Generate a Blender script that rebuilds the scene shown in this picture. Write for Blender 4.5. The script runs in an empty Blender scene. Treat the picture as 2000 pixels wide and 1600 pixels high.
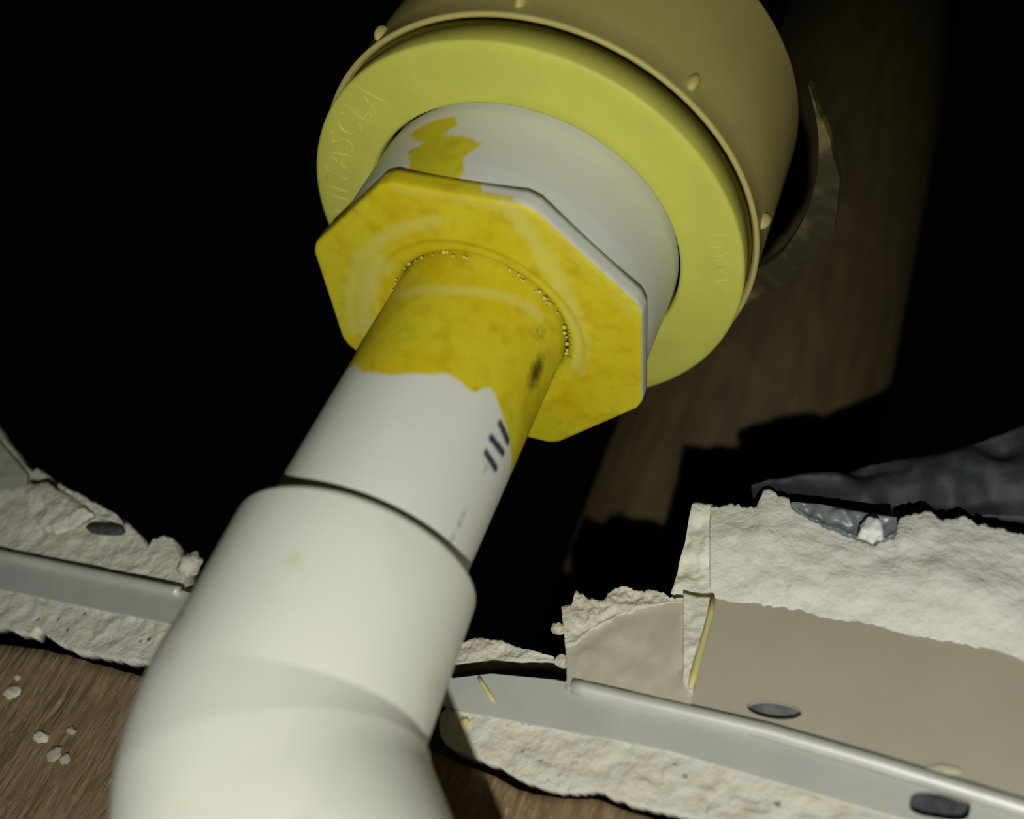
import bpy, bmesh, math, random
import numpy as np
from mathutils import Vector, Matrix, noise

random.seed(7)
SC = bpy.context.scene
COL = SC.collection

# ------------------------------------------------------------------ camera, world, light, exposure
CAM = Vector((0.12270561, -0.17927996, -0.1673622))
RIGHT = Vector((0.90570891, 0.2459496, 0.34525377))
UP = Vector((-0.10868507, -0.65250982, 0.74994565))
FWD = Vector((-0.40973031, 0.71675639, 0.56425291))
cd = bpy.data.cameras.new('camera')
cd.lens = 36; cd.sensor_width = 36; cd.sensor_fit = 'HORIZONTAL'
cd.clip_start = 0.005; cd.clip_end = 50
cd.dof.use_dof = True; cd.dof.focus_distance = 0.275; cd.dof.aperture_fstop = 8
camera = bpy.data.objects.new('camera', cd); COL.objects.link(camera)
mw = Matrix.Identity(4)
for i in range(3):
    mw[i][0] = RIGHT[i]; mw[i][1] = UP[i]; mw[i][2] = -FWD[i]; mw[i][3] = CAM[i]
camera.matrix_world = mw
SC.camera = camera

wd = bpy.data.worlds.new('world'); SC.world = wd; wd.use_nodes = True
wd.node_tree.nodes['Background'].inputs[0].default_value = (0.0006, 0.0006, 0.0005, 1)
wd.node_tree.nodes['Background'].inputs[1].default_value = 1.0

ld = bpy.data.lights.new('torch', 'POINT')            # the hand torch held beside the camera
ld.energy = 4.2; ld.shadow_soft_size = 0.004; ld.color = (1.0, 0.985, 0.91)
torch = bpy.data.objects.new('torch', ld); COL.objects.link(torch)
torch.location = CAM + RIGHT * (-0.010) + UP * (-0.058) + FWD * (-0.12)

SC.view_settings.view_transform = 'Standard'
SC.view_settings.look = 'None'
SC.view_settings.gamma = 1
SC.view_settings.use_curve_mapping = False
SC.view_settings.exposure = 0.0

# ------------------------------------------------------------------ materials
def _nt(name):
    m = bpy.data.materials.new(name); m.use_nodes = True
    nt = m.node_tree
    return m, nt, nt.nodes['Principled BSDF']

def _noise(nt, scale, detail=4, rough=0.55, vec=None, dist=0.0):
    n = nt.nodes.new('ShaderNodeTexNoise')
    n.inputs['Scale'].default_value = scale
    n.inputs['Detail'].default_value = detail
    n.inputs['Roughness'].default_value = rough
    n.inputs['Distortion'].default_value = dist
    if vec is not None: nt.links.new(vec, n.inputs['Vector'])
    return n.outputs['Fac']

def _ramp(nt, src, p0, p1, c0=(0, 0, 0, 1), c1=(1, 1, 1, 1)):
    r = nt.nodes.new('ShaderNodeValToRGB')
    r.color_ramp.elements[0].position = p0; r.color_ramp.elements[1].position = p1
    r.color_ramp.elements[0].color = c0; r.color_ramp.elements[1].color = c1
    nt.links.new(src, r.inputs[0])
    return r.outputs[0]

def _mix(nt, fac, a, b):
    n = nt.nodes.new('ShaderNodeMix'); n.data_type = 'RGBA'
    if isinstance(fac, float): n.inputs[0].default_value = fac
    else: nt.links.new(fac, n.inputs[0])
    for k, v in ((6, a), (7, b)):
        if isinstance(v, tuple): n.inputs[k].default_value = (*v[:3], 1)
        else: nt.links.new(v, n.inputs[k])
    return n.outputs[2]

def _math(nt, op, a, b):
    n = nt.nodes.new('ShaderNodeMath'); n.operation = op
    for k, v in ((0, a), (1, b)):
        if isinstance(v, (int, float)): n.inputs[k].default_value = v
        else: nt.links.new(v, n.inputs[k])
    return n.outputs[0]

def _bump(nt, b, src, strength, dist):
    n = nt.nodes.new('ShaderNodeBump')
    n.inputs['Strength'].default_value = strength; n.inputs['Distance'].default_value = dist
    nt.links.new(src, n.inputs['Height']); nt.links.new(n.outputs[0], b.inputs['Normal'])

def _obj(nt, scale=(1, 1, 1)):
    t = nt.nodes.new('ShaderNodeTexCoord'); mp = nt.nodes.new('ShaderNodeMapping')
    mp.inputs['Scale'].default_value = scale
    nt.links.new(t.outputs['Object'], mp.inputs['Vector'])
    return mp.outputs[0]

def _attr(nt, name):
    a = nt.nodes.new('ShaderNodeAttribute'); a.attribute_name = name
    return a.outputs['Fac']

def simple(name, c, c2=None, rough=0.5, nscale=120, metal=0.0, bump=0.0, bscale=600, bdist=0.0004, lo=0.35, hi=0.7,
           stretch=(1, 1, 1), spec=None):
    m, nt, b = _nt(name)
    v = _obj(nt, stretch)
    if c2 is None: c2 = tuple(x * 0.86 for x in c)
    col = _mix(nt, _ramp(nt, _noise(nt, nscale, 5, vec=v), lo, hi), c, c2)
    nt.links.new(col, b.inputs['Base Color'])
    b.inputs['Roughness'].default_value = rough; b.inputs['Metallic'].default_value = metal
    if spec is not None: b.inputs['Specular IOR Level'].default_value = spec
    if bump: _bump(nt, b, _noise(nt, bscale, 4, vec=v), bump, bdist)
    return m

def yellow_col(nt, v):
    c = _mix(nt, _ramp(nt, _noise(nt, 55, 3, vec=v), 0.35, 0.65), (0.64, 0.525, 0.008), (0.69, 0.62, 0.030))
    return _mix(nt, _ramp(nt, _noise(nt, 170, 3, vec=v), 0.5, 0.8), c, (0.54, 0.39, 0.006))

def painted(name, base, base2):
    """White plastic with brushed yellow primer and printed ink where the mesh attributes say so."""
    m, nt, b = _nt(name)
    v = _obj(nt)
    white = _mix(nt, _ramp(nt, _noise(nt, 90, 4, vec=v), 0.4, 0.75), base, base2)
    wob = _math(nt, 'MULTIPLY', _math(nt, 'SUBTRACT', _noise(nt, 420, 3, vec=v), 0.5), 0.0016)
    d = _math(nt, 'ADD', _attr(nt, 'paint'), wob)
    fac = _ramp(nt, _math(nt, 'ADD', _math(nt, 'MULTIPLY', d, 700.0), 0.5), 0.1, 0.9)
    col = _mix(nt, fac, white, yellow_col(nt, v))
    pale = _ramp(nt, _math(nt, 'ADD', _attr(nt, 'pale'), _math(nt, 'MULTIPLY', _noise(nt, 260, 3, vec=v), 0.35)), 0.35, 1.1)
    col = _mix(nt, pale, col, (0.70, 0.65, 0.16))
    dirt = _ramp(nt, _math(nt, 'ADD', _attr(nt, 'ink'), _math(nt, 'MULTIPLY', _math(nt, 'SUBTRACT', _noise(nt, 900, 3, vec=v), 0.5), 0.45)), 0.25, 0.8)
    col = _mix(nt, dirt, col, (0.045, 0.05, 0.075))
    soil_and_gap = _ramp(nt, _math(nt, 'ADD', _attr(nt, 'soil_and_gap'), _math(nt, 'MULTIPLY', _math(nt, 'SUBTRACT', _noise(nt, 700, 3, vec=v), 0.5), 0.7)), 0.25, 0.9)
    col = _mix(nt, soil_and_gap, col, (0.07, 0.06, 0.012))
    nt.links.new(col, b.inputs['Base Color'])
    b.inputs['Roughness'].default_value = 0.48
    b.inputs['Specular IOR Level'].default_value = 0.3
    _bump(nt, b, _noise(nt, 300, 3, vec=v), 0.06, 0.0005)
    return m

PVC = painted('white_pvc_with_primer', (0.72, 0.73, 0.66), (0.69, 0.70, 0.63))

def elbow_mat():
    m, nt, b = _nt('white_pvc_elbow')
    v = _obj(nt)
    c = _mix(nt, _ramp(nt, _noise(nt, 60, 3, vec=v), 0.45, 0.7), (0.76, 0.77, 0.68), (0.72, 0.73, 0.645))
    c = _mix(nt, _ramp(nt, _noise(nt, 75, 2, 0.4, vec=v), 0.66, 0.80), c, (0.66, 0.62, 0.38))
    nt.links.new(c, b.inputs['Base Color'])
    b.inputs['Roughness'].default_value = 0.5; b.inputs['Specular IOR Level'].default_value = 0.3
    _bump(nt, b, _noise(nt, 260, 3, vec=v), 0.05, 0.0005)
    return m
ELBOW = elbow_mat()
RING = simple('pale_yellow_plastic', (0.64, 0.64, 0.115), (0.575, 0.575, 0.10), rough=0.55, nscale=60, bump=0.12, bscale=900, spec=0.3)
HUB = simple('olive_tan_plastic', (0.54, 0.46, 0.15), (0.48, 0.42, 0.13), rough=0.5, nscale=40, bump=0.08, bscale=500, spec=0.35)
GYPSUM = simple('broken_gypsum', (0.72, 0.70, 0.585), (0.60, 0.57, 0.445), rough=0.95, nscale=160, bump=0.7, bscale=700, bdist=0.0012, lo=0.42, hi=0.78, spec=0.1)
GYPSUM_WHITE = simple('fresh_white_gypsum', (0.78, 0.77, 0.69), (0.70, 0.69, 0.59), rough=0.95, nscale=110, bump=0.6, bscale=420, bdist=0.0012, lo=0.45, hi=0.85, spec=0.1)
def core_mat():
    m, nt, b = _nt('pitted_gypsum_core')
    v = _obj(nt)
    c = _mix(nt, _ramp(nt, _noise(nt, 120, 5, vec=v), 0.38, 0.7), (0.66, 0.66, 0.58), (0.645, 0.60, 0.47))
    vo = nt.nodes.new('ShaderNodeTexVoronoi'); vo.inputs['Scale'].default_value = 230
    nt.links.new(v, vo.inputs['Vector'])
    pit = _ramp(nt, vo.outputs['Distance'], 0.06, 0.22, (1, 1, 1, 1), (0, 0, 0, 1))
    sel = _ramp(nt, _noise(nt, 260, 2, vec=v), 0.50, 0.60)
    pm = _math(nt, 'MULTIPLY', pit, sel)
    c = _mix(nt, pm, c, (0.27, 0.24, 0.17))
    nt.links.new(c, b.inputs['Base Color'])
    b.inputs['Roughness'].default_value = 0.95; b.inputs['Specular IOR Level'].default_value = 0.1
    _bump(nt, b, _math(nt, 'SUBTRACT', _noise(nt, 800, 4, vec=v), pm), 0.6, 0.001)
    return m
CORE = core_mat()
PAPER = simple('taupe_board_paper', (0.47, 0.445, 0.35), (0.39, 0.375, 0.295), rough=0.85, nscale=25, bump=0.15, bscale=900, spec=0.15)
GREYPAPER = simple('grey_board_paper', (0.42, 0.43, 0.38), (0.38, 0.385, 0.33), rough=0.85, nscale=40, bump=0.15, bscale=700, spec=0.15)
METAL = simple('dull_galvanised_steel', (0.58, 0.60, 0.56), (0.51, 0.53, 0.50), rough=0.6, nscale=60, metal=0.25, bump=0.05, bscale=300)
METALLIP = simple('rolled_steel_lip', (0.68, 0.70, 0.66), (0.61, 0.63, 0.59), rough=0.5, nscale=80, metal=0.25)
DARKHOLE = simple('dark_slot_inside', (0.07, 0.08, 0.085), (0.04, 0.045, 0.05), rough=0.6, nscale=400, lo=0.4, hi=0.6)
def brown_mat(name, a, b2, flake):
    m, nt, b = _nt(name)
    v = _obj(nt, (1, 1, 0.16)); v2 = _obj(nt, (1, 1, 0.30)); v3 = _obj(nt)
    g = _noise(nt, 620, 3, 0.5, vec=v, dist=0.3)
    c = _mix(nt, _ramp(nt, g, 0.36, 0.64), a, b2)
    c = _mix(nt, _ramp(nt, _noise(nt, 900, 2, vec=v2), 0.60, 0.78), c, flake)
    c = _mix(nt, _ramp(nt, _noise(nt, 40, 3, vec=v3), 0.4, 0.8), c, tuple(x * 0.72 for x in a))
    nt.links.new(c, b.inputs['Base Color'])
    b.inputs['Roughness'].default_value = 0.9; b.inputs['Specular IOR Level'].default_value = 0.15
    _bump(nt, b, g, 0.8, 0.0012)
    return m
BROWN = brown_mat('ribbed_brown_board', (0.29, 0.205, 0.115), (0.15, 0.10, 0.048), (0.42, 0.33, 0.22))
GAP_SHADE = simple('gap_shade_brown', (0.09, 0.06, 0.028), (0.05, 0.032, 0.014), rough=0.9, nscale=90, stretch=(1, 1, 0.1))  # dark brown carries the shade of the recess
RUST = simple('rusty_dark_iron', (0.090, 0.068, 0.020), (0.055, 0.036, 0.010), rough=0.8, nscale=130, stretch=(1, 1, 0.25), bump=0.5, bscale=500, bdist=0.0008)
SLATE = simple('crumpled_slate_plastic', (0.020, 0.027, 0.026), (0.075, 0.088, 0.086), rough=0.65, lo=0.55, hi=0.8, nscale=60, bump=0.25, bscale=160, bdist=0.001)
DRIP = simple('dried_yellow_primer', (0.66, 0.60, 0.22), (0.62, 0.57, 0.26), rough=0.6, nscale=300)
YEL = None

# ------------------------------------------------------------------ object helpers
def link(name, me, mat=None, parent=None, smooth=True):
    o = bpy.data.objects.new(name, me); COL.objects.link(o)
    if mat: me.materials.append(mat)
    if smooth:
        for p in me.polygons: p.use_smooth = True
    if parent is not None: o.parent = parent
    return o

def mesh(verts, faces):
    me = bpy.data.meshes.new('mesh')
    me.from_pydata([tuple(v) for v in verts], [], faces); me.update()
    return me

def fix(me):
    bm = bmesh.new(); bm.from_mesh(me)
    bmesh.ops.remove_doubles(bm, verts=bm.verts, dist=1e-7)
    bmesh.ops.recalc_face_normals(bm, faces=bm.faces)
    bm.to_mesh(me); bm.free(); return me

def empty(name, loc=(0, 0, 0)):
    o = bpy.data.objects.new(name, None); o.empty_display_size = 0.01
    COL.objects.link(o); o.location = loc
    return o

def tag(o, label=None, cat=None, group=None, kind=None):
    if label: o['label'] = label
    if cat: o['category'] = cat
    if group: o['group'] = group
    if kind: o['kind'] = kind
    return o

def lathe(profile, nseg=128, M=None, radius_fn=None):
    """profile: list of (r, z); r may be a callable of the angle."""
    vs, fs = [], []
    n = len(profile)
    for j, (r, z) in enumerate(profile):
        for i in range(nseg):
            t = 2 * math.pi * i / nseg
            rr = r(t) if callable(r) else r
            p = Vector((rr * math.cos(t), rr * math.sin(t), z))
            vs.append(M @ p if M else p)
    for j in range(n - 1):
        for i in range(nseg):
            k = (i + 1) % nseg
            fs.append((j * nseg + i, j * nseg + k, (j + 1) * nseg + k, (j + 1) * nseg + i))
    return fix(mesh(vs, fs))

def densify(prof, step):
    out = [prof[0]]
    for (r0, z0), (r1, z1) in zip(prof, prof[1:]):
        n = max(1, int(math.hypot(r1 - r0, z1 - z0) / step))
        for k in range(1, n + 1):
            t = k / n; out.append((r0 + (r1 - r0) * t, z0 + (z1 - z0) * t))
    return out

def set_attr(me, name, fn):
    a = me.attributes.new(name, 'FLOAT', 'POINT')
    a.data.foreach_set('value', [fn(v.co) for v in me.vertices])

def tube(path, rad, n=12, cap=True, rads=None):
    vs, fs = [], []
    up = Vector((0, 0, 1))
    for i, p in enumerate(path):
        p = Vector(p)
        a = Vector(path[max(i - 1, 0)]); b = Vector(path[min(i + 1, len(path) - 1)])
        t = (b - a).normalized()
        u = t.cross(up)
        if u.length < 1e-4: u = t.cross(Vector((1, 0, 0)))
        u.normalize(); w = t.cross(u)
        r = rads[i] if rads else rad
        for k in range(n):
            g = 2 * math.pi * k / n
            vs.append(p + u * (r * math.cos(g)) + w * (r * math.sin(g)))
    for i in range(len(path) - 1):
        for k in range(n):
            l = (k + 1) % n
            fs.append((i * n + k, i * n + l, (i + 1) * n + l, (i + 1) * n + k))
    if cap:
        fs.append(tuple(range(n))[::-1]); fs.append(tuple((len(path) - 1) * n + k for k in range(n)))
    return fix(mesh(vs, fs))

# rays of the survey picture (2000 x 1600) used to measure where things stand on their real planes
def ray(x, y):
    return RIGHT * ((x - 1000) / 2000) - UP * ((y - 800) / 2000) + FWD

class Plane:
    def __init__(self, y0, z0=0.0, slope=0.0):      # Y = y0 + slope * (z - z0): an upright face, leaning back by slope
        self.y0, self.z0, self.s = y0 - 0.044, z0, slope
        self.n = Vector((0, -1, slope)).normalized()
    def at(self, x, y):
        d = ray(x, y)
        # CAM.y + t d.y = y0 + s (CAM.z + t d.z - z0)
        t = (self.y0 + self.s * (CAM.z - self.z0) - CAM.y) / (d.y - self.s * d.z)
        return CAM + d * t

def fbm(p, s, o=3):
    return noise.fractal(Vector(p) * s, 0.9, 2.0, o)

def band(top, bot, plane, thick, nu=120, nv=14, amp=0.0, scale=120, ragged=0.0, ragged_bot=0.0, rscale=0.05, bulge=0.0, seed=0.0, off=0.0, tilt=0.0):
    """A broken slab between two measured edge lines: lumpy front, ragged edges, real thickness."""
    tx, ty = zip(*top); bx, by = zip(*bot)
    vs, fs = [], []
    front = []
    W = nu + 1
    for j in range(nv + 1):
        v = j / nv
        for i in range(nu + 1):
            u = i / nu
            xt = tx[0] + (tx[-1] - tx[0]) * u; xb = bx[0] + (bx[-1] - bx[0]) * u
            yt = np.interp(xt, tx, ty); yb = np.interp(xb, bx, by)
            yt += ragged * (noise.noise((xt * rscale, seed, 1.3)) + 0.6 * noise.noise((xt * rscale * 2.7, seed, 4.3)))
            yb += ragged_bot * (noise.noise((xb * rscale, seed, 7.3)) + 0.6 * noise.noise((xb * rscale * 2.7, seed, 9.3)))
            x = xb + (xt - xb) * v; y = yb + (yt - yb) * v
            p = plane.at(x, y)
            edge = min(1.0, 4 * min(v, 1 - v) + 0.15) * min(1.0, 10 * min(u, 1 - u) + 0.15)
            h = off + amp * fbm(p + Vector((seed, 0, 0)), scale) * edge + bulge * math.sin(math.pi * v) + tilt * v
            front.append(p + plane.n * h)
    vs = list(front) + [p + Vector((0, thick, 0.1 * thick)) for p in front]
    N = len(front)
    for j in range(nv):
        for i in range(nu):
            a = j * W + i
            fs.append((a, a + 1, a + W + 1, a + W))
            fs.append((N + a, N + a + W, N + a + W + 1, N + a + 1))
    for i in range(nu):
        fs.append((i, N + i, N + i + 1, i + 1))
        a = nv * W + i; fs.append((a, a + 1, N + a + 1, N + a))
    for j in range(nv):
        a = j * W; fs.append((a, a + W, N + a + W, N + a))
        a = j * W + nu; fs.append((a, N + a, N + a + W, a + W))
    return fix(mesh(vs, fs))

def slab(outline, holes, plane, thick, off=0.0):
    """Flat sheet with real punched holes: outline and holes measured, front on the plane."""
    bm = bmesh.new(); es = []
    for loop in [outline] + holes:
        vv = [bm.verts.new(plane.at(*p) + plane.n * off) for p in loop]
        for a, b in zip(vv, vv[1:] + vv[:1]): es.append(bm.edges.new((a, b)))
    r = bmesh.ops.triangle_fill(bm, use_beauty=True, use_dissolve=False, edges=es)
    fs = [g for g in r['geom'] if isinstance(g, bmesh.types.BMFace)]
    e = bmesh.ops.extrude_face_region(bm, geom=fs)
    for v in [g for g in e['geom'] if isinstance(g, bmesh.types.BMVert)]:
        v.co += Vector((0, thick, 0))
    bmesh.ops.recalc_face_normals(bm, faces=bm.faces)
    me = bpy.data.meshes.new('mesh'); bm.to_mesh(me); bm.free()
    return me

def ellipse(cx, cy, rx, ry, deg, n=28, sq=1.0):
    c, s = math.cos(math.radians(deg)), math.sin(math.radians(deg)); out = []
    for k in range(n):
        t = 2 * math.pi * k / n
        ct, st = math.cos(t), math.sin(t)
        a = rx * math.copysign(abs(ct) ** sq, ct); b = ry * math.copysign(abs(st) ** sq, st)
        out.append((cx + a * c - b * s, cy + a * s + b * c))
    return out

def resample(line, step=12):
    out = [line[0]]
    for a, b in zip(line, line[1:]):
        n = max(1, int(math.hypot(b[0] - a[0], b[1] - a[1]) / step))
        for k in range(1, n + 1): out.append((a[0] + (b[0] - a[0]) * k / n, a[1] + (b[1] - a[1]) * k / n))
    return out

def blob(center, rx, ry, rz, seed=0.0, rough=0.35, sub=3):
    bm = bmesh.new(); bmesh.ops.create_icosphere(bm, subdivisions=sub, radius=1)
    for v in bm.verts:
        k = 1 + rough * noise.noise(v.co * 1.7 + Vector((seed, seed * 2, 0)))
        v.co = Vector((v.co.x * rx, v.co.y * ry, v.co.z * rz)) * k + Vector(center)
    me = bpy.data.meshes.new('mesh'); bm.to_mesh(me); bm.free(); return me

def arc_text(txt, size, R, ang_mid, z, depth, flip=False):
    """Raised letters bent round an arc on a face that looks down (-Z)."""
    cu = bpy.data.curves.new('lettering', 'FONT'); cu.body = txt; cu.size = size; cu.extrude = depth
    cu.align_x = 'CENTER'; cu.align_y = 'CENTER'; cu.space_character = 1.12; cu.resolution_u = 3
    to = bpy.data.objects.new('lettering', cu); COL.objects.link(to)
    dg = bpy.context.evaluated_depsgraph_get()
    me = bpy.data.meshes.new_from_object(to.evaluated_get(dg))
    bpy.data.objects.remove(to); bpy.data.curves.remove(cu)
    for v in me.vertices:
        x, y, h = v.co
        if flip: x, y = -x, -y
        # seen from below, a letter advancing to the right runs along increasing angle
        a = ang_mid + x / R
        r = R + y
        v.co = Vector((r * math.cos(a), r * math.sin(a), z - h))
    me.update()
    return fix(me)

def curve_sdf(pts):
    """Signed distance (positive inside) to a polygon in (arc length, z) on a cylinder."""
    P = np.array(pts)
    def d(s, z):
        A = P; B = np.roll(P, -1, 0)
        ab = B - A; ap = np.array([s, z]) - A
        t = np.clip((ap * ab).sum(1) / (ab * ab).sum(1), 0, 1)
        dist = np.sqrt((((ap - ab * t[:, None])) ** 2).sum(1).min())
        ins = False
        for (x0, y0), (x1, y1) in zip(A, B):
            if (y0 > z) != (y1 > z) and s < (x1 - x0) * (z - y0) / (y1 - y0) + x0: ins = not ins
        return dist if ins else -dist
    return d

def cyl_hit(x, y, R, M=None):
    d = ray(x, y)
    A = d.x ** 2 + d.y ** 2; B = CAM.x * d.x + CAM.y * d.y; c = CAM.x ** 2 + CAM.y ** 2 - R * R
    D = B * B - A * c
    if D < 0: D = 0
    t = (-B - math.sqrt(D)) / A
    return CAM + d * t
def cyl_sz(x, y, R):
    p = cyl_hit(x, y, R); return (math.atan2(p.y, p.x) * R, p.z)

# ------------------------------------------------------------------ setting: the brown ribbed wall below the opening
P_BROWN = Plane(0.0965)
brown_top = [(x, y + (17 if x < 500 else 10)) for x, y in [(-260, 1196), (0, 1243), (60, 1250), (130, 1262), (180, 1278), (270, 1302), (600, 1388), (860, 1462), (900, 1484), (960, 1503), (1010, 1532), (1060, 1545),
             (1110, 1552), (1170, 1553), (1230, 1578), (1300, 1596), (1420, 1622), (1700, 1692), (2200, 1800)]]
brown_bot = [(-260, 1900), (2200, 2400)]
wall = link('wall_back', band(brown_top, brown_bot, P_BROWN, 0.012, nu=200, nv=30, amp=0.0006, scale=260, ragged=3, seed=3.1), BROWN)
tag(wall, 'brown ribbed board facing of the wall under the broken opening', kind='structure')

# backing added behind the layers; its dark colour stands for shade in the gaps
tb = bmesh.new()
q = bmesh.ops.create_cube(tb, size=1.0)['verts']
for v in q:
    v.co = Vector((v.co.x * 0.60 - 0.02, v.co.y * 0.03 + 0.0825, v.co.z * 0.15 - 0.1345))
bmesh.ops.bevel(tb, geom=list(tb.edges), offset=0.002, segments=2, affect='EDGES')
me = bpy.data.meshes.new('mesh'); tb.to_mesh(me); tb.free()
tag(link('trim_1', me, GAP_SHADE), 'dark backing added behind the metal track as the shade of the gap', kind='structure')

# ------------------------------------------------------------------ galvanised track running behind the elbow
P_TR = Plane(0.0925)
tr_top = [(-260, 1015), (0, 1078), (345, 1150), (620, 1240), (885, 1325), (960, 1316), (1020, 1322), (1085, 1328), (1120, 1336), (1500, 1424), (1700, 1482), (2000, 1574), (2200, 1636)]
tr_bot = [(2200, 1735), (2000, 1664), (1700, 1578), (1300, 1462), (885, 1384), (600, 1300), (320, 1215), (0, 1150), (-260, 1090)]
track = empty('metal_track', (0.0, 0.0925, -0.06))
tag(track, 'galvanised grey steel track with a rolled lip running behind the elbow', 'track')
def child(name, me, mat, parent, label=None, smooth=True):
    o = link(name, me, mat, None, smooth)
    o.parent = parent; o.matrix_parent_inverse = Matrix.Translation(-Vector(parent.location))
    if label: o['label'] = label
    return o
slot2 = ellipse(1836, 1574, 60, 25, 9, sq=0.6)
child('web', slab(resample(tr_top, 30) + resample(tr_bot, 30), [slot2], P_TR, 0.0012), METAL, track, smooth=False)
def lip_path(px):
    return [P_TR.at(x, y + 7) + Vector((0, -0.0007, 0)) for x, y in resample(px, 25)]
child('rolled_lip', tube(lip_path(tr_top[:3] + [(352, 1152)]), 0.0016, 10), METALLIP, track, 'pale rolled edge of the track')
child('rolled_lip', tube(lip_path(tr_top[8:]), 0.0018, 10), METALLIP, track, 'pale rolled edge of the track')
child('slot_backing', slab(ellipse(1836, 1574, 66, 31, 9, sq=0.6), [], P_TR, 0.001, off=-0.003), DARKHOLE, track, 'dark inside of the punched slot', smooth=False)

# ------------------------------------------------------------------ pitted gypsum edges under the track
P_CORE = Plane(0.0936)
cl_top = [(-260, 1050), (0, 1118), (60, 1132), (140, 1150), (230, 1180), (330, 1206), (420, 1232)]
cl_bot = [(-260, 1180), (0, 1226), (30, 1234), (60, 1238), (75, 1224), (95, 1245), (130, 1262), (160, 1272), (210, 1284), (275, 1293), (420, 1330)]
o = link('gypsum_edge', band(cl_top, cl_bot, P_CORE, 0.006, nu=170, nv=24, amp=0.0009, scale=170, ragged=7, ragged_bot=7, seed=1.7), CORE)
tag(o, 'left strip of pitted cream gypsum between grey track and brown board', 'plaster')
cr_top = [(858, 1402), (885, 1368), (960, 1368), (1010, 1388), (1100, 1410), (1200, 1436), (1300, 1462), (1420, 1492), (1560, 1534), (1700, 1576), (2000, 1660), (2200, 1712)]
cr_bot = [(858, 1428), (866, 1452), (890, 1468), (960, 1490), (1010, 1518), (1045, 1532), (1075, 1538), (1110, 1544), (1165, 1538), (1190, 1556), (1240, 1570), (1300, 1585), (1420, 1610), (1700, 1684), (2200, 1800)]
o = link('gypsum_edge', band(cr_top, cr_bot, P_CORE, 0.006, nu=260, nv=26, amp=0.0009, scale=170, ragged=7, ragged_bot=5, seed=5.2), CORE)
tag(o, 'right strip of pitted cream gypsum under the slotted grey track', 'plaster')

# ------------------------------------------------------------------ broken board above the track, left of the pipe
P_LB = Plane(0.0945)
lb_top = [(-260, 420), (-120, 640), (0, 846), (30, 888), (62, 926), (70, 914), (110, 940), (150, 968), (190, 990), (225, 1002), (250, 1022), (275, 1050), (288, 1068), (300, 1052), (320, 1046), (338, 1056), (350, 1082), (356, 1100)]
lb_bot = [(-260, 1026), (0, 1090), (345, 1162), (356, 1164)]
lb = empty('broken_board', P_LB.at(100, 1050))
tag(lb, 'broken cream plasterboard above the track at the left edge', 'plasterboard')
child('gypsum_core', band(lb_top, lb_bot, P_LB, 0.012, nu=240, nv=30, amp=0.0010, scale=110, ragged=6, rscale=0.09, seed=2.2), GYPSUM, lb)
gp_top = [(-260, 430), (-120, 652), (0, 862), (28, 896), (60, 934)]
gp_bot = [(-260, 880), (-120, 900), (0, 962), (30, 968), (60, 962)]
child('grey_paper', band(gp_top, gp_bot, P_LB, 0.001, nu=60, nv=12, amp=0.0006, scale=120, ragged_bot=8, seed=8.2, off=0.0022), GREYPAPER, lb, 'smooth grey facing paper left on the board')
fl_top = [(70, 962), (100, 958), (140, 976), (175, 1000), (200, 1022)]
fl_bot = [(70, 1012), (98, 1052), (124, 1062), (165, 1046), (200, 1026)]
child('gypsum_flake', band(fl_top, fl_bot, P_LB, 0.0012, nu=60, nv=14, amp=0.0016, scale=170, ragged=5, ragged_bot=5, seed=4.9, off=0.0052, bulge=0.001), GYPSUM, lb, 'loose flake standing proud of the board')
cv = ellipse(212, 1041, 36, 9, 4, sq=0.8)
child('crack', slab(cv, [], P_LB, 0.0015, off=0.0026), DARKHOLE, lb, 'dark patch painted as the shade of the crack under the flake')  # solid dark patch laid on the board for the shade inside the crack
sl_top = [(128, 960), (170, 982), (205, 1000), (240, 1020), (252, 1034)]
sl_bot = [(128, 968), (170, 998), (205, 1026), (240, 1034), (252, 1038)]
child('gypsum_flake', band(sl_top, sl_bot, P_LB, 0.002, nu=50, nv=8, amp=0.0008, scale=220, ragged=3, ragged_bot=3, seed=6.1, off=0.0046), GYPSUM, lb)
o = link('plaster_crumb', blob(P_LB.at(371, 1104), 0.0034, 0.003, 0.0042, 2.0), GYPSUM)
tag(o, 'small plaster crumb stuck beside the elbow at the end of the left board', 'plaster crumb', 'loose plaster crumbs')

# ------------------------------------------------------------------ small fragment between the pipe and the big broken board
P_MF = Plane(0.104)
mf_top = [(850, 1250), (905, 1254), (930, 1246), (975, 1249), (1010, 1262), (1040, 1272), (1080, 1282), (1098, 1290)]
mf_bot = [(850, 1300), (905, 1298), (960, 1293), (1010, 1294), (1060, 1288), (1098, 1291)]
o = link('plaster_fragment', band(mf_top, mf_bot, P_MF, 0.010, nu=90, nv=12, amp=0.001, scale=200, ragged=4, ragged_bot=3, seed=9.4), GYPSUM)
tag(o, 'thin sliver of broken plaster just right of the elbow socket', 'plaster')
for k, (x, y, r, lab) in enumerate(((1091, 1228, 0.0016, 'tiny plaster crumb on the left edge of the broken board'),
                                     (1099, 1292, 0.0018, 'tiny plaster crumb at the tip of the thin plaster sliver'))):
    o = link('plaster_crumb', blob(Plane(0.103).at(x, y), r * 1.2, r, r, 3.0 + k), GYPSUM); tag(o, lab, 'plaster crumb', 'loose plaster crumbs')

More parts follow.
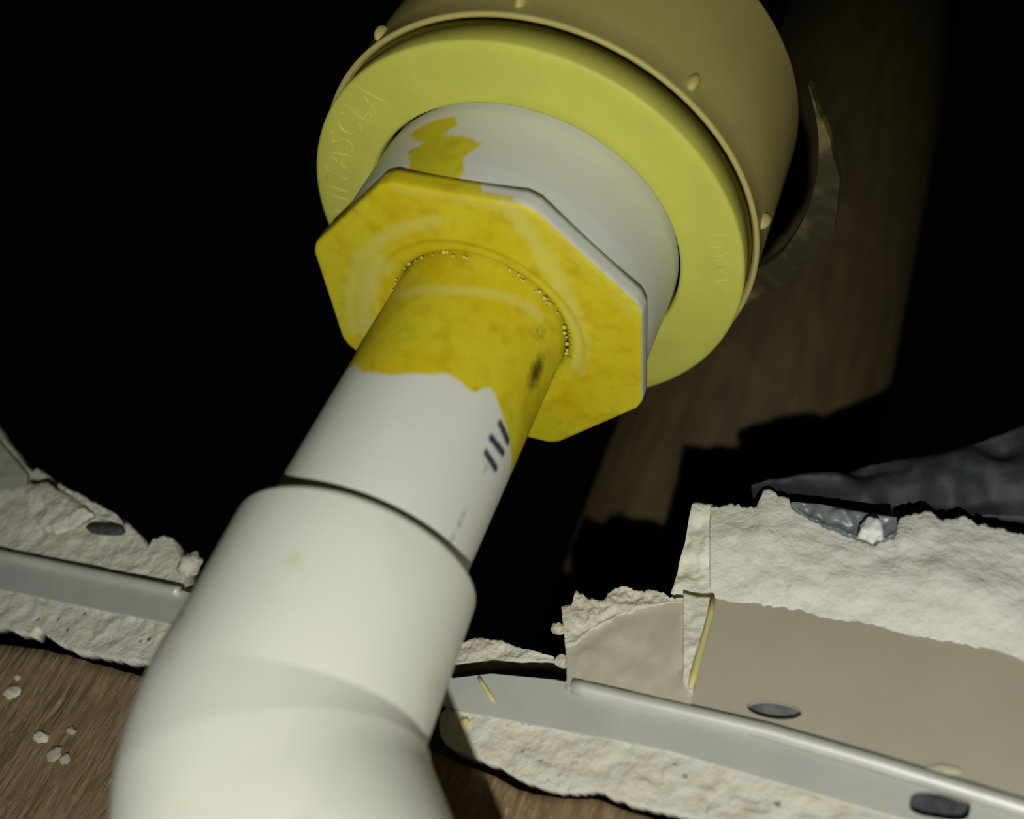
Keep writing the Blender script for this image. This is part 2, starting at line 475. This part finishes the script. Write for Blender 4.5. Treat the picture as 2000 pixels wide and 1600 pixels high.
# ------------------------------------------------------------------ big broken board right of the pipe
P_TA = Plane(0.0937, -0.055, 0.10)
brd = empty('broken_board', P_TA.at(1600, 1350))
tag(brd, 'large broken plasterboard with taupe paper face and torn white top at the right', 'plasterboard')
ta_line = [(1102, 1346), (1350, 1406), (1500, 1444), (1700, 1504), (2000, 1596), (2200, 1656)]
ta_top = [(2200, 1345), (2000, 1288), (1880, 1252), (1780, 1240), (1700, 1216), (1600, 1206), (1570, 1188), (1480, 1170), (1390, 1160), (1350, 1174), (1230, 1198), (1120, 1268)]
slot1 = ellipse(1512, 1386, 54, 18, 8)
child('paper_face', slab(resample(ta_line, 30) + resample(ta_top, 30), [slot1], P_TA, 0.002), PAPER, brd, 'taupe paper face', smooth=False)
child('slot_backing', slab(ellipse(1512, 1386, 60, 23, 8), [], P_TA, 0.001, off=-0.0024), simple('grey_steel_in_slot', (0.17, 0.185, 0.19), (0.10, 0.11, 0.115), rough=0.6, nscale=300, lo=0.4, hi=0.6), brd, 'dark metal seen through the oval slot', smooth=False)
P_WH = Plane(0.0952, -0.03, -0.03)
wh_top = [(1388, 988), (1440, 986), (1478, 990), (1490, 962), (1506, 952), (1520, 972), (1540, 974), (1556, 996), (1640, 1040), (1705, 1064), (1745, 1050), (1756, 1012), (1785, 1005), (1812, 998), (1835, 1012), (1860, 1014), (1884, 1008), (1915, 1022), (1960, 1034), (2000, 1046), (2200, 1080)]
wh_bot = [(1388, 1178), (1480, 1180), (1570, 1194), (1600, 1212), (1700, 1222), (1780, 1246), (1880, 1258), (2000, 1296), (2200, 1352)]
child('torn_gypsum', band(wh_top, wh_bot, P_WH, 0.014, nu=300, nv=44, amp=0.0022, scale=55, ragged=7, ragged_bot=6, rscale=0.06, bulge=0.002, seed=12.0), GYPSUM_WHITE, brd, 'fresh white torn gypsum')
# left-turned end of the torn gypsum
lf_top = [(1322, 1128), (1326, 1100), (1338, 1060), (1346, 1010), (1352, 984), (1370, 982), (1392, 986)]
lf_bot = [(1310, 1158), (1330, 1160), (1345, 1176), (1360, 1190), (1375, 1190), (1384, 1186), (1392, 1182)]
P_LF = Plane(0.0962, -0.03, -0.03)
child('torn_end', band(lf_top, lf_bot, P_LF, 0.012, nu=50, nv=44, amp=0.0018, scale=110, ragged=3, seed=14.0), GYPSUM_WHITE, brd, 'broken end of the gypsum turned to the left')
ls_top = [(1335, 1158), (1350, 1162), (1370, 1166), (1390, 1166)]
ls_bot = [(1334, 1330), (1340, 1344), (1346, 1350), (1352, 1352)]
child('torn_strip', band(ls_top, ls_bot, Plane(0.0916, -0.055, 0.10), 0.002, nu=16, nv=40, amp=0.0009, scale=150, seed=18.0), GYPSUM_WHITE, brd, 'pale torn strip running down from the gypsum')
bx_top = [(1096, 1182), (1104, 1178), (1116, 1186), (1124, 1156), (1134, 1158), (1150, 1170), (1180, 1172), (1198, 1150), (1222, 1144), (1240, 1152), (1280, 1152), (1310, 1164), (1336, 1168)]
bx_bot = [(1104, 1262), (1125, 1256), (1150, 1232), (1200, 1206), (1250, 1186), (1300, 1176), (1336, 1174)]
child('torn_gypsum', band(bx_top, bx_bot, Plane(0.0930, -0.05, 0.1), 0.010, nu=100, nv=16, amp=0.002, scale=150, ragged=7, ragged_bot=4, rscale=0.08, seed=15.0), GYPSUM, brd)
pf_top = [(1104, 1258), (1125, 1252), (1150, 1228), (1200, 1202), (1250, 1182), (1300, 1172), (1352, 1166), (1388, 1170)]
pf_bot = [(1108, 1346), (1200, 1366), (1300, 1388), (1345, 1400)]
child('paper_end', band(pf_top, pf_bot, Plane(0.0932, -0.055, 0.10), 0.0015, nu=80, nv=16, amp=0.0008, scale=120, seed=16.0),
      simple('pale_torn_paper', (0.56, 0.53, 0.43), (0.49, 0.47, 0.375), rough=0.9, nscale=60, bump=0.2), brd, 'paler scuffed end of the paper face')

# dried yellow primer runs
dr = [(1392, 1168), (1388, 1200), (1378, 1240), (1366, 1280), (1356, 1318), (1348, 1346)]
o = link('primer_drip', tube([Plane(0.0910, -0.055, 0.10).at(x, y) for x, y in dr], 0.0011, 8, rads=[0.0007, 0.0009, 0.0008, 0.0009, 0.0010, 0.0006]), DRIP)
tag(o, 'long dried yellow drip down the large right-hand board', 'glue drip', 'dried yellow drips')
o = link('primer_drip', tube([P_TR.at(x, y) + Vector((0, -0.0002, 0)) for x, y in ((936, 1324), (944, 1338), (955, 1355), (966, 1371))], 0.0010, 8, rads=[0.0005, 0.0006, 0.0006, 0.0004]), DRIP)
tag(o, 'short yellow streak across the grey track near the elbow', 'glue drip', 'dried yellow drips')
o = link('primer_drip', blob(P_CORE.at(906, 1414) + Vector((0, -0.0002, 0)), 0.0012, 0.0009, 0.0016, 5.0), DRIP)
tag(o, 'small yellow spot on the right gypsum strip', 'glue drip', 'dried yellow drips')
o = link('plaster_crumb', band([(1808, 1498), (1840, 1492), (1876, 1502)], [(1808, 1504), (1840, 1512), (1876, 1510)], Plane(0.0934, -0.055, 0.10), 0.002, nu=20, nv=6, amp=0.0004, seed=3.3), simple('dried_pale_glue', (0.62, 0.60, 0.44), rough=0.7, nscale=300))
tag(o, 'pale smear of dried glue above the track near the lower right corner', 'glue smear')

# ------------------------------------------------------------------ crumpled dark sheet lying on the broken board
P_SH = Plane(0.104, 0.0, -0.1)
sh = empty('crumpled_sheet', P_SH.at(1800, 950))
tag(sh, 'crumpled slate grey plastic sheet on top of the white torn gypsum', 'plastic sheet')
sh_top = [(1470, 958), (1500, 950), (1545, 946), (1600, 940), (1650, 926), (1700, 906), (1760, 896), (1800, 892), (1850, 880), (1900, 866), (1950, 846), (2000, 828), (2200, 760)]
sh_bot = [(1470, 972), (1540, 976), (1600, 984), (1700, 994), (1760, 1004), (1850, 1002), (1920, 1006), (2000, 1012), (2200, 1030)]
child('upper_fold', band(sh_top, sh_bot, P_SH, 0.004, nu=160, nv=26, amp=0.008, scale=40, ragged=1.5, ragged_bot=2, seed=21.0, bulge=0.004), SLATE, sh)
lo_top = [(1545, 980), (1600, 984), (1660, 996), (1720, 1006), (1752, 1010)]
lo_bot = [(1545, 990), (1600, 1018), (1660, 1044), (1700, 1056), (1752, 1040)]
child('lower_fold', band(lo_top, lo_bot, Plane(0.0915, 0.0, -0.05), 0.003, nu=70, nv=16, amp=0.003, scale=110, ragged_bot=6, seed=23.0),
      simple('smeared_slate_plastic', (0.20, 0.23, 0.24), (0.09, 0.105, 0.115), rough=0.35, nscale=150, bump=0.3), sh, 'paler plaster-smeared fold pressed into the gypsum')
o = link('plaster_crumb', blob(Plane(0.0895, 0, -0.05).at(1703, 1036), 0.0028, 0.0022, 0.0032, 6.0, 0.6), simple('glint_white', (0.90, 0.91, 0.90), rough=0.6))  # stands for a metal glint, brightness put into the white
tag(o, 'bright white lump painted as a glint at the tip of the dark plastic fold', 'plaster crumb', 'loose plaster crumbs')

# plaster chips stuck to the brown board
for k, (x, y, rx, rz, lab) in enumerate(((25, 1353, 0.0032, 0.0020, 'largest white plaster chip on the brown board, nearest the left edge'),
                                         (35, 1324, 0.0012, 0.0011, 'tiny plaster speck just above the largest chip on brown board'),
                                         (80, 1440, 0.0030, 0.0016, 'oval white plaster chip in the middle of the lower left brown board'),
                                         (140, 1428, 0.0018, 0.0010, 'faint plaster speck right of the oval chip on brown board'),
                                         (106, 1474, 0.0024, 0.0022, 'squarish pale plaster chip lower on the left brown board'),
                                         (128, 1484, 0.0016, 0.0016, 'small pale plaster chip touching the squarish chip'))):
    c = simple('plaster_speck_%d' % k, (0.60, 0.57, 0.46) if k in (0, 2) else (0.42, 0.37, 0.28), rough=0.95, nscale=500)
    o = link('plaster_chip', blob(P_BROWN.at(x, y), rx, 0.0012, rz, 7.0 + k), c); tag(o, lab, 'plaster chip', 'plaster chips on the brown board')

# ------------------------------------------------------------------ dark iron stack behind, with its seam
stk = empty('iron_stack', (0.0246, 0.2086, 0.1))
tag(stk, 'dark rusty iron stack pipe standing in the cavity behind the fitting', 'pipe')
M = Matrix.Translation((0.0246, 0.2086, 0))
child('barrel', lathe([(0.055, -0.03), (0.060, -0.03), (0.060, 0.75), (0.055, 0.75)], 96, M), RUST, stk)
hx = ray(1216, 900); hx = Vector((hx.x, hx.y, 0)); oc = Vector((CAM.x - 0.0246, CAM.y - 0.2086, 0))
qa, qb, qc = hx.dot(hx), oc.dot(hx), oc.dot(oc) - 0.0036
ht = (-qb - math.sqrt(max(qb * qb - qa * qc, 0))) / qa
hp = oc + hx * ht; sa = math.atan2(hp.y, hp.x)
sx, sy = 0.0246 + 0.0600 * math.cos(sa), 0.2086 + 0.0600 * math.sin(sa)
child('seam', tube([(sx, sy, z) for z in np.linspace(-0.02, 0.6, 20)], 0.0009, 8), RUST, stk, 'thin raised seam')

# ------------------------------------------------------------------ sanitary tee: hub with lip and lugs, body, branch
tee = empty('drain_tee', (0, 0, 0.042))
tag(tee, 'large olive tan drain fitting with a lipped hub at the top', 'pipe fitting')
def arc(cr, cz, r, a0, a1, n=6):
    return [(cr + r * math.cos(math.radians(a0 + (a1 - a0) * k / n)), cz + r * math.sin(math.radians(a0 + (a1 - a0) * k / n))) for k in range(n + 1)]
prof = [(0.0638, 0.060), (0.0638, 0.0440)] + arc(0.0650, 0.0437, 0.0008, 180, 360) + [(0.0655, 0.0446), (0.0655, 0.052), (0.0655, 0.100)] + arc(0.0625, 0.100, 0.003, 0, 80) + [(0.058, 0.106), (0.0485, 0.112), (0.0485, 0.32)]
child('hub', lathe(prof, 192), HUB, tee)
for k in range(9):
    a = math.radians(-80 + 40 * k + (1.5 if k else 0))
    bm = bmesh.new(); bmesh.ops.create_icosphere(bm, subdivisions=3, radius=1)
    R3 = Matrix.Rotation(a, 3, 'Z')
    for v in bm.verts:
        v.co = R3 @ Vector((0.0655 + v.co.x * 0.0021, v.co.y * 0.0016, v.co.z * 0.0030)) + Vector((0, 0, 0.0495))
    me = bpy.data.meshes.new('mesh'); bm.to_mesh(me); bm.free()
    child('lug', me, HUB, tee)
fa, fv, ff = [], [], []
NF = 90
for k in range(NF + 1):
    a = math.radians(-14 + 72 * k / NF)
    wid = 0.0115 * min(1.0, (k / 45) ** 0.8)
    ri = 0.0745 - 0.0095 * max(0.0, (k - 60) / 30) ** 1.5  # inner edge held off the hub; the gap stands for its shadow
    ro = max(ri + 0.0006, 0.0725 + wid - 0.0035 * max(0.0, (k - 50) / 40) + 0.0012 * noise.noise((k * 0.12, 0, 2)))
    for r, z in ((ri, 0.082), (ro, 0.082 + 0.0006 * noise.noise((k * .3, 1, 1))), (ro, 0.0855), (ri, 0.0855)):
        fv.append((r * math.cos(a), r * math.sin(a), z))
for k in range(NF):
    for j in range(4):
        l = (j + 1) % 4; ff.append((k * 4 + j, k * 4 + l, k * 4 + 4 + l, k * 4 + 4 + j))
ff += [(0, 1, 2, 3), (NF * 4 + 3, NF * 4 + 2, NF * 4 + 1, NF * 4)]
child('rear_flange', fix(mesh(fv, ff)), simple('shaded_olive_plastic', (0.045, 0.038, 0.012), (0.15, 0.13, 0.042), rough=0.7, nscale=35, lo=0.52, hi=0.62), tee, 'flange behind the hub, the hub shadow painted into its dark colour', smooth=False)  # hub shadow put into the dark tone, lighter patches for the lit part

# ------------------------------------------------------------------ pale yellow flush bushing in the hub
rg = empty('bushing_ring', (0, 0, 0.033))
tag(rg, 'pale yellow flanged ring seated in the olive hub', 'bushing')
child('flange', lathe([(0.0462, 0.0440), (0.0462, 0.0350), (0.0466, 0.0338), (0.0474, 0.0333)] + [(0.0474 + (0.0630 - 0.0474) * k / 6, 0.0333) for k in range(1, 7)]
      + [(0.0637, 0.0336), (0.0639, 0.0343), (0.0636, 0.0442), (0.0500, 0.0446)], 192), RING, rg)
child('embossed_lettering', arc_text('ANITASCLA', 0.0104, 0.0572, math.radians(-149), 0.0333, 0.00028), RING, rg, 'low raised letters on the left of the ring', smooth=False)
child('embossed_lettering', arc_text('DWV', 0.0080, 0.0572, math.radians(3), 0.0333, 0.00026), RING, rg, 'low raised letters on the right of the ring', smooth=False)

# ------------------------------------------------------------------ white reducer with its octagonal yellow-primed head
red = empty('octagon_reducer', (0, 0, 0))
tag(red, 'white reducer bushing with octagonal head smeared in yellow primer', 'bushing')
T0 = math.radians(211.7)
def octr(t, inset=0.0, cut=0.0007):
    Ro = 0.0489
    ap = Ro * math.cos(math.pi / 8)
    d = ((t - T0 - math.pi / 8 + math.pi / 8) % (math.pi / 4)) - math.pi / 8
    r = ap / math.cos(d)
    return min(r, Ro - cut) - inset
rings = [(lambda t: octr(t, 0.0030), 0.0060), (lambda t: octr(t), 0.0055), (lambda t: octr(t), 0.0040), (lambda t: octr(t), 0.0025), (lambda t: octr(t), 0.0009), (lambda t: octr(t, 0.0003), 0.0003), (lambda t: octr(t, 0.0010), 0.0)]
for k in range(1, 23):
    f = k / 23.0
    rings.append((lambda t, f=f: octr(t, 0.0010) * (1 - f) + 0.0305 * f, 0.0))
rings += [(0.0305, 0.0), (0.0298, 0.00035), (0.0290, 0.0009), (0.0280, 0.0010), (0.0270, 0.0011), (0.0262, 0.0013), (0.0252, 0.0018), (0.0246, 0.0026), (0.0241, 0.004)]
NS = 256
hm = lathe(rings, NS)
def head_paint(co):
    if co.z < 0.0008: return 0.01
    a = math.degrees(math.atan2(co.y, co.x))
    r = math.hypot(co.x, co.y)
    if r < 0.034: return 0.01
    # the brush covered the sides on the left; from the top right flat on they stay white
    lo = -75 + 10 * noise.noise((co.z * 900, 3, 1))
    return 0.01 if a < lo else (0.0003 if -75 < a < -62 and co.z < 0.003 else -0.01)
def z0_hit(x, y):
    d = ray(x, y); p = CAM - d * (CAM.z / d.z); return (p.x, p.y)
washes = [([(985, 395), (1030, 450), (1075, 520), (1110, 590), (1130, 660), (1125, 720)], 0.0034, 0.60),
          ([(690, 650), (684, 600), (688, 550), (705, 505), (740, 470), (790, 445), (850, 432)], 0.0024, 0.56),
          ([(712, 640), (712, 590), (722, 545), (742, 515)], 0.0040, 0.66),
          ([(770, 372), (860, 384), (1030, 415)], 0.0016, 0.36),
          ([(1030, 410), (1120, 495), (1235, 605)], 0.0030, 0.30)]
washes = [([z0_hit(*q) for q in l], w, k) for l, w, k in washes]
def seg_dist(px, py, line):
    best = 9.0
    for (x0, y0), (x1, y1) in zip(line, line[1:]):
        dx, dy = x1 - x0, y1 - y0
        t = max(0.0, min(1.0, ((px - x0) * dx + (py - y0) * dy) / (dx * dx + dy * dy)))
        best = min(best, math.hypot(px - x0 - t * dx, py - y0 - t * dy))
    return best
def head_pale(co):
    if co.z > 0.0012: return 0.0
    return max(k * math.exp(-(seg_dist(co.x, co.y, l) / w) ** 2) for l, w, k in washes)
set_attr(hm, 'paint', head_paint); set_attr(hm, 'pale', head_pale)
set_attr(hm, 'ink', lambda c: 0.0); 
set_attr(hm, 'soil_and_gap', lambda c: 0.55 if (math.hypot(c.x, c.y) < 0.0262 and -35 < math.degrees(math.atan2(c.y, c.x)) < 25) else 0.0)  # dark opening beside the pipe, its shade painted on the bore's right
child('octagon_head', hm, PVC, red, 'octagonal head coated in bright yellow primer')
bp = densify([(0.0445, 0.0050), (0.0449, 0.0064), (0.0453, 0.0120), (0.0455, 0.0360)], 0.0006)
bm_ = lathe(bp, 256)
smear = [(-113, 0.0285), (-104, 0.0300), (-96, 0.0300), (-93, 0.0262), (-97, 0.0225), (-88, 0.0212), (-81, 0.0190), (-84, 0.0135), (-82, 0.0085), (-82, 0.0045), (-74, 0.0010), (-74, -0.01), (-108, -0.01), (-108, 0.006), (-101, 0.0085), (-105, 0.0150), (-108, 0.0178), (-102, 0.0200), (-108, 0.0225), (-112, 0.0255)]
sd = curve_sdf([(math.radians(a) * 0.0455, z) for a, z in smear])
set_attr(bm_, 'paint', lambda c: sd(math.atan2(c.y, c.x) * 0.0455, c.z) if c.y < 0 else -0.01)
set_attr(bm_, 'pale', lambda c: 0.0); set_attr(bm_, 'ink', lambda c: 0.0); set_attr(bm_, 'soil_and_gap', lambda c: 0.0)
child('bushing_barrel', bm_, PVC, red, 'white barrel with a brushed yellow smear')

# glue beads round the joint of pipe and head
gb = bmesh.new()
for k in range(46):
    a = math.radians(random.uniform(-175, 45)); s = random.uniform(0.0003, 0.0007)
    g = bmesh.ops.create_icosphere(gb, subdivisions=1, radius=s, matrix=Matrix.Translation((0.0249 * math.cos(a), 0.0249 * math.sin(a), random.uniform(0.0002, 0.0016))))
me = bpy.data.meshes.new('mesh'); gb.to_mesh(me); gb.free()
o = child('glue_bead', me, simple('tan_cement', (0.66, 0.50, 0.06), (0.68, 0.55, 0.20), rough=0.5, nscale=600), red, 'tan crumbs of cement round the joint')
o['kind'] = 'stuff'

# ------------------------------------------------------------------ the pipe itself, with primer and blue printing
RP = 0.024
pm = lathe(densify([(RP, -0.090), (RP, 0.004)], 0.00040), 384)
edge = [(-180, -0.033), (-125, -0.0345), (-118, -0.0352), (-108, -0.0385), (-95, -0.0392), (-88, -0.0394), (-70, -0.0368), (-58, -0.0343), (-50, -0.0344), (-45, -0.0352), (-41, -0.0350), (-37, -0.0322), (-33, -0.0312), (-29, -0.0315), (-22, -0.0335), (-14, -0.0350), (0, -0.0372), (20, -0.040), (60, -0.040), (120, -0.036), (180, -0.033)]
ea, ez = zip(*edge)
def pipe_paint(c):
    return c.z - float(np.interp(math.degrees(math.atan2(c.y, c.x)), ea, ez))
strokes = []
def st(*pts): strokes.append([cyl_sz(x, y, RP) for x, y in pts])
st((977, 828), (985, 846), (992, 862)); st((960, 856), (972, 872), (982, 885)); st((950, 886), (960, 902), (968, 914))
faint = [cyl_sz(948, 915, RP), cyl_sz(898, 1022, RP), cyl_sz(884, 1050, RP), cyl_sz(905, 1005, RP)]
def pipe_ink(c):
    if c.y > 0.012 or c.z > -0.02: return 0.0
    s = math.atan2(c.y, c.x) * RP
    best = 9.0
    for seg in strokes:
        for (x0, y0), (x1, y1) in zip(seg, seg[1:]):
            dx, dy = x1 - x0, y1 - y0
            t = max(0.0, min(1.0, ((s - x0) * dx + (c.z - y0) * dy) / (dx * dx + dy * dy + 1e-12)))
            best = min(best, math.hypot(s - x0 - t * dx, c.z - y0 - t * dy))
    w = 0.92 * math.exp(-(best / 0.0013) ** 2)
    for fx, fz in faint:
        w = max(w, 0.46 * math.exp(-((s - fx) / 0.0012) ** 2 - ((c.z - fz) / 0.0024) ** 2))
    return w
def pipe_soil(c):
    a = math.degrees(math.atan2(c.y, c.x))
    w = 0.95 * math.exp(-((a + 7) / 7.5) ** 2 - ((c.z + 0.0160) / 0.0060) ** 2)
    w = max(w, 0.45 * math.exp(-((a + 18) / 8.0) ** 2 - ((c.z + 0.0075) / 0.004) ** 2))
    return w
def pipe_pale(c):
    a = math.degrees(math.atan2(c.y, c.x))
    zz = -0.0135 - 0.004 * math.cos(math.radians(a + 100) * 2.2) + 0.006
    return 0.62 * math.exp(-((c.z - zz) / 0.0022) ** 2) * (1.0 if -125 < a < -20 else 0.2)
for n_, f_ in (('paint', pipe_paint), ('ink', pipe_ink), ('soil_and_gap', pipe_soil), ('pale', pipe_pale)): set_attr(pm, n_, f_)
pipe = link('drain_pipe', pm, PVC)
tag(pipe, 'white plastic pipe between elbow and octagon, upper end yellow with primer', 'pipe')

# ------------------------------------------------------------------ elbow: socket tilted a little, then a bend towards the viewer
AX = Vector((-0.0739703, 0.0201444, 0.99705696)).normalized()      # socket axis, pointing up
O4 = Vector((0, 0, -0.0745))
elb = empty('pipe_elbow', O4)
tag(elb, 'white plastic elbow at the lower left nearest to the viewer', 'pipe fitting')
SOC = 0.0420; RC = 0.0287
MS = Matrix.Translation(O4) @ AX.to_track_quat('Z', 'Y').to_matrix().to_4x4()
sp = [(0.0246, -0.010), (0.0246, -0.0004), (0.0252, 0.0)] + arc(RC - 0.0022, -0.0022, 0.0022, 88, 0, 8) + [(RC, -0.010), (RC + 0.0002, -SOC + 0.002)] + arc(RC - 0.0003, -SOC + 0.0005, 0.0005, 0, -90, 4) + [(0.020, -SOC + 0.0002)]
sm_ = lathe(sp, 160, MS)
child('socket', sm_, ELBOW, elb); sm_.set_sharp_from_angle(angle=math.radians(40))
# bend
d0 = -AX
d1 = (d0 + RIGHT * 0.72 - FWD * 0.08).normalized()
ang = d0.angle(d1); axis = d0.cross(d1).normalized()
RB = 0.046
start = O4 + d0 * (SOC - 0.011) - RIGHT * 0.0009 + FWD * 0.0004
cen = start + (axis.cross(d0)) * RB
def ringpts(center, fwd, r, n=128):
    ref = axis; v = fwd.cross(ref).normalized()
    return [center + ref * (r * math.cos(2 * math.pi * k / n)) + v * (r * math.sin(2 * math.pi * k / n)) for k in range(n)]
vs, fs = [], []
nb = 40; secs = []
for k in range(nb + 1):
    t = k / nb; q = Matrix.Rotation(ang * t, 3, axis)
    secs.append((cen + q @ (start - cen), q @ d0, 0.0284 + 0.0017 * min(1.0, t * 1.6)))
e0 = secs[-1][0]
for L, r in ((0.010, 0.0302), (0.040, 0.0302), (0.0412, 0.0296), (0.0416, 0.0286), (0.0416, 0.0243), (0.012, 0.0240)):
    secs.append((e0 + d1 * L, d1, r))
n = 128
for c_, f_, r_ in secs: vs += ringpts(c_, f_, r_, n)
for j in range(len(secs) - 1):
    for i in range(n):
        k = (i + 1) % n; fs.append((j * n + i, j * n + k, (j + 1) * n + k, (j + 1) * n + i))
child('bend', fix(mesh(vs, fs)), ELBOW, elb)
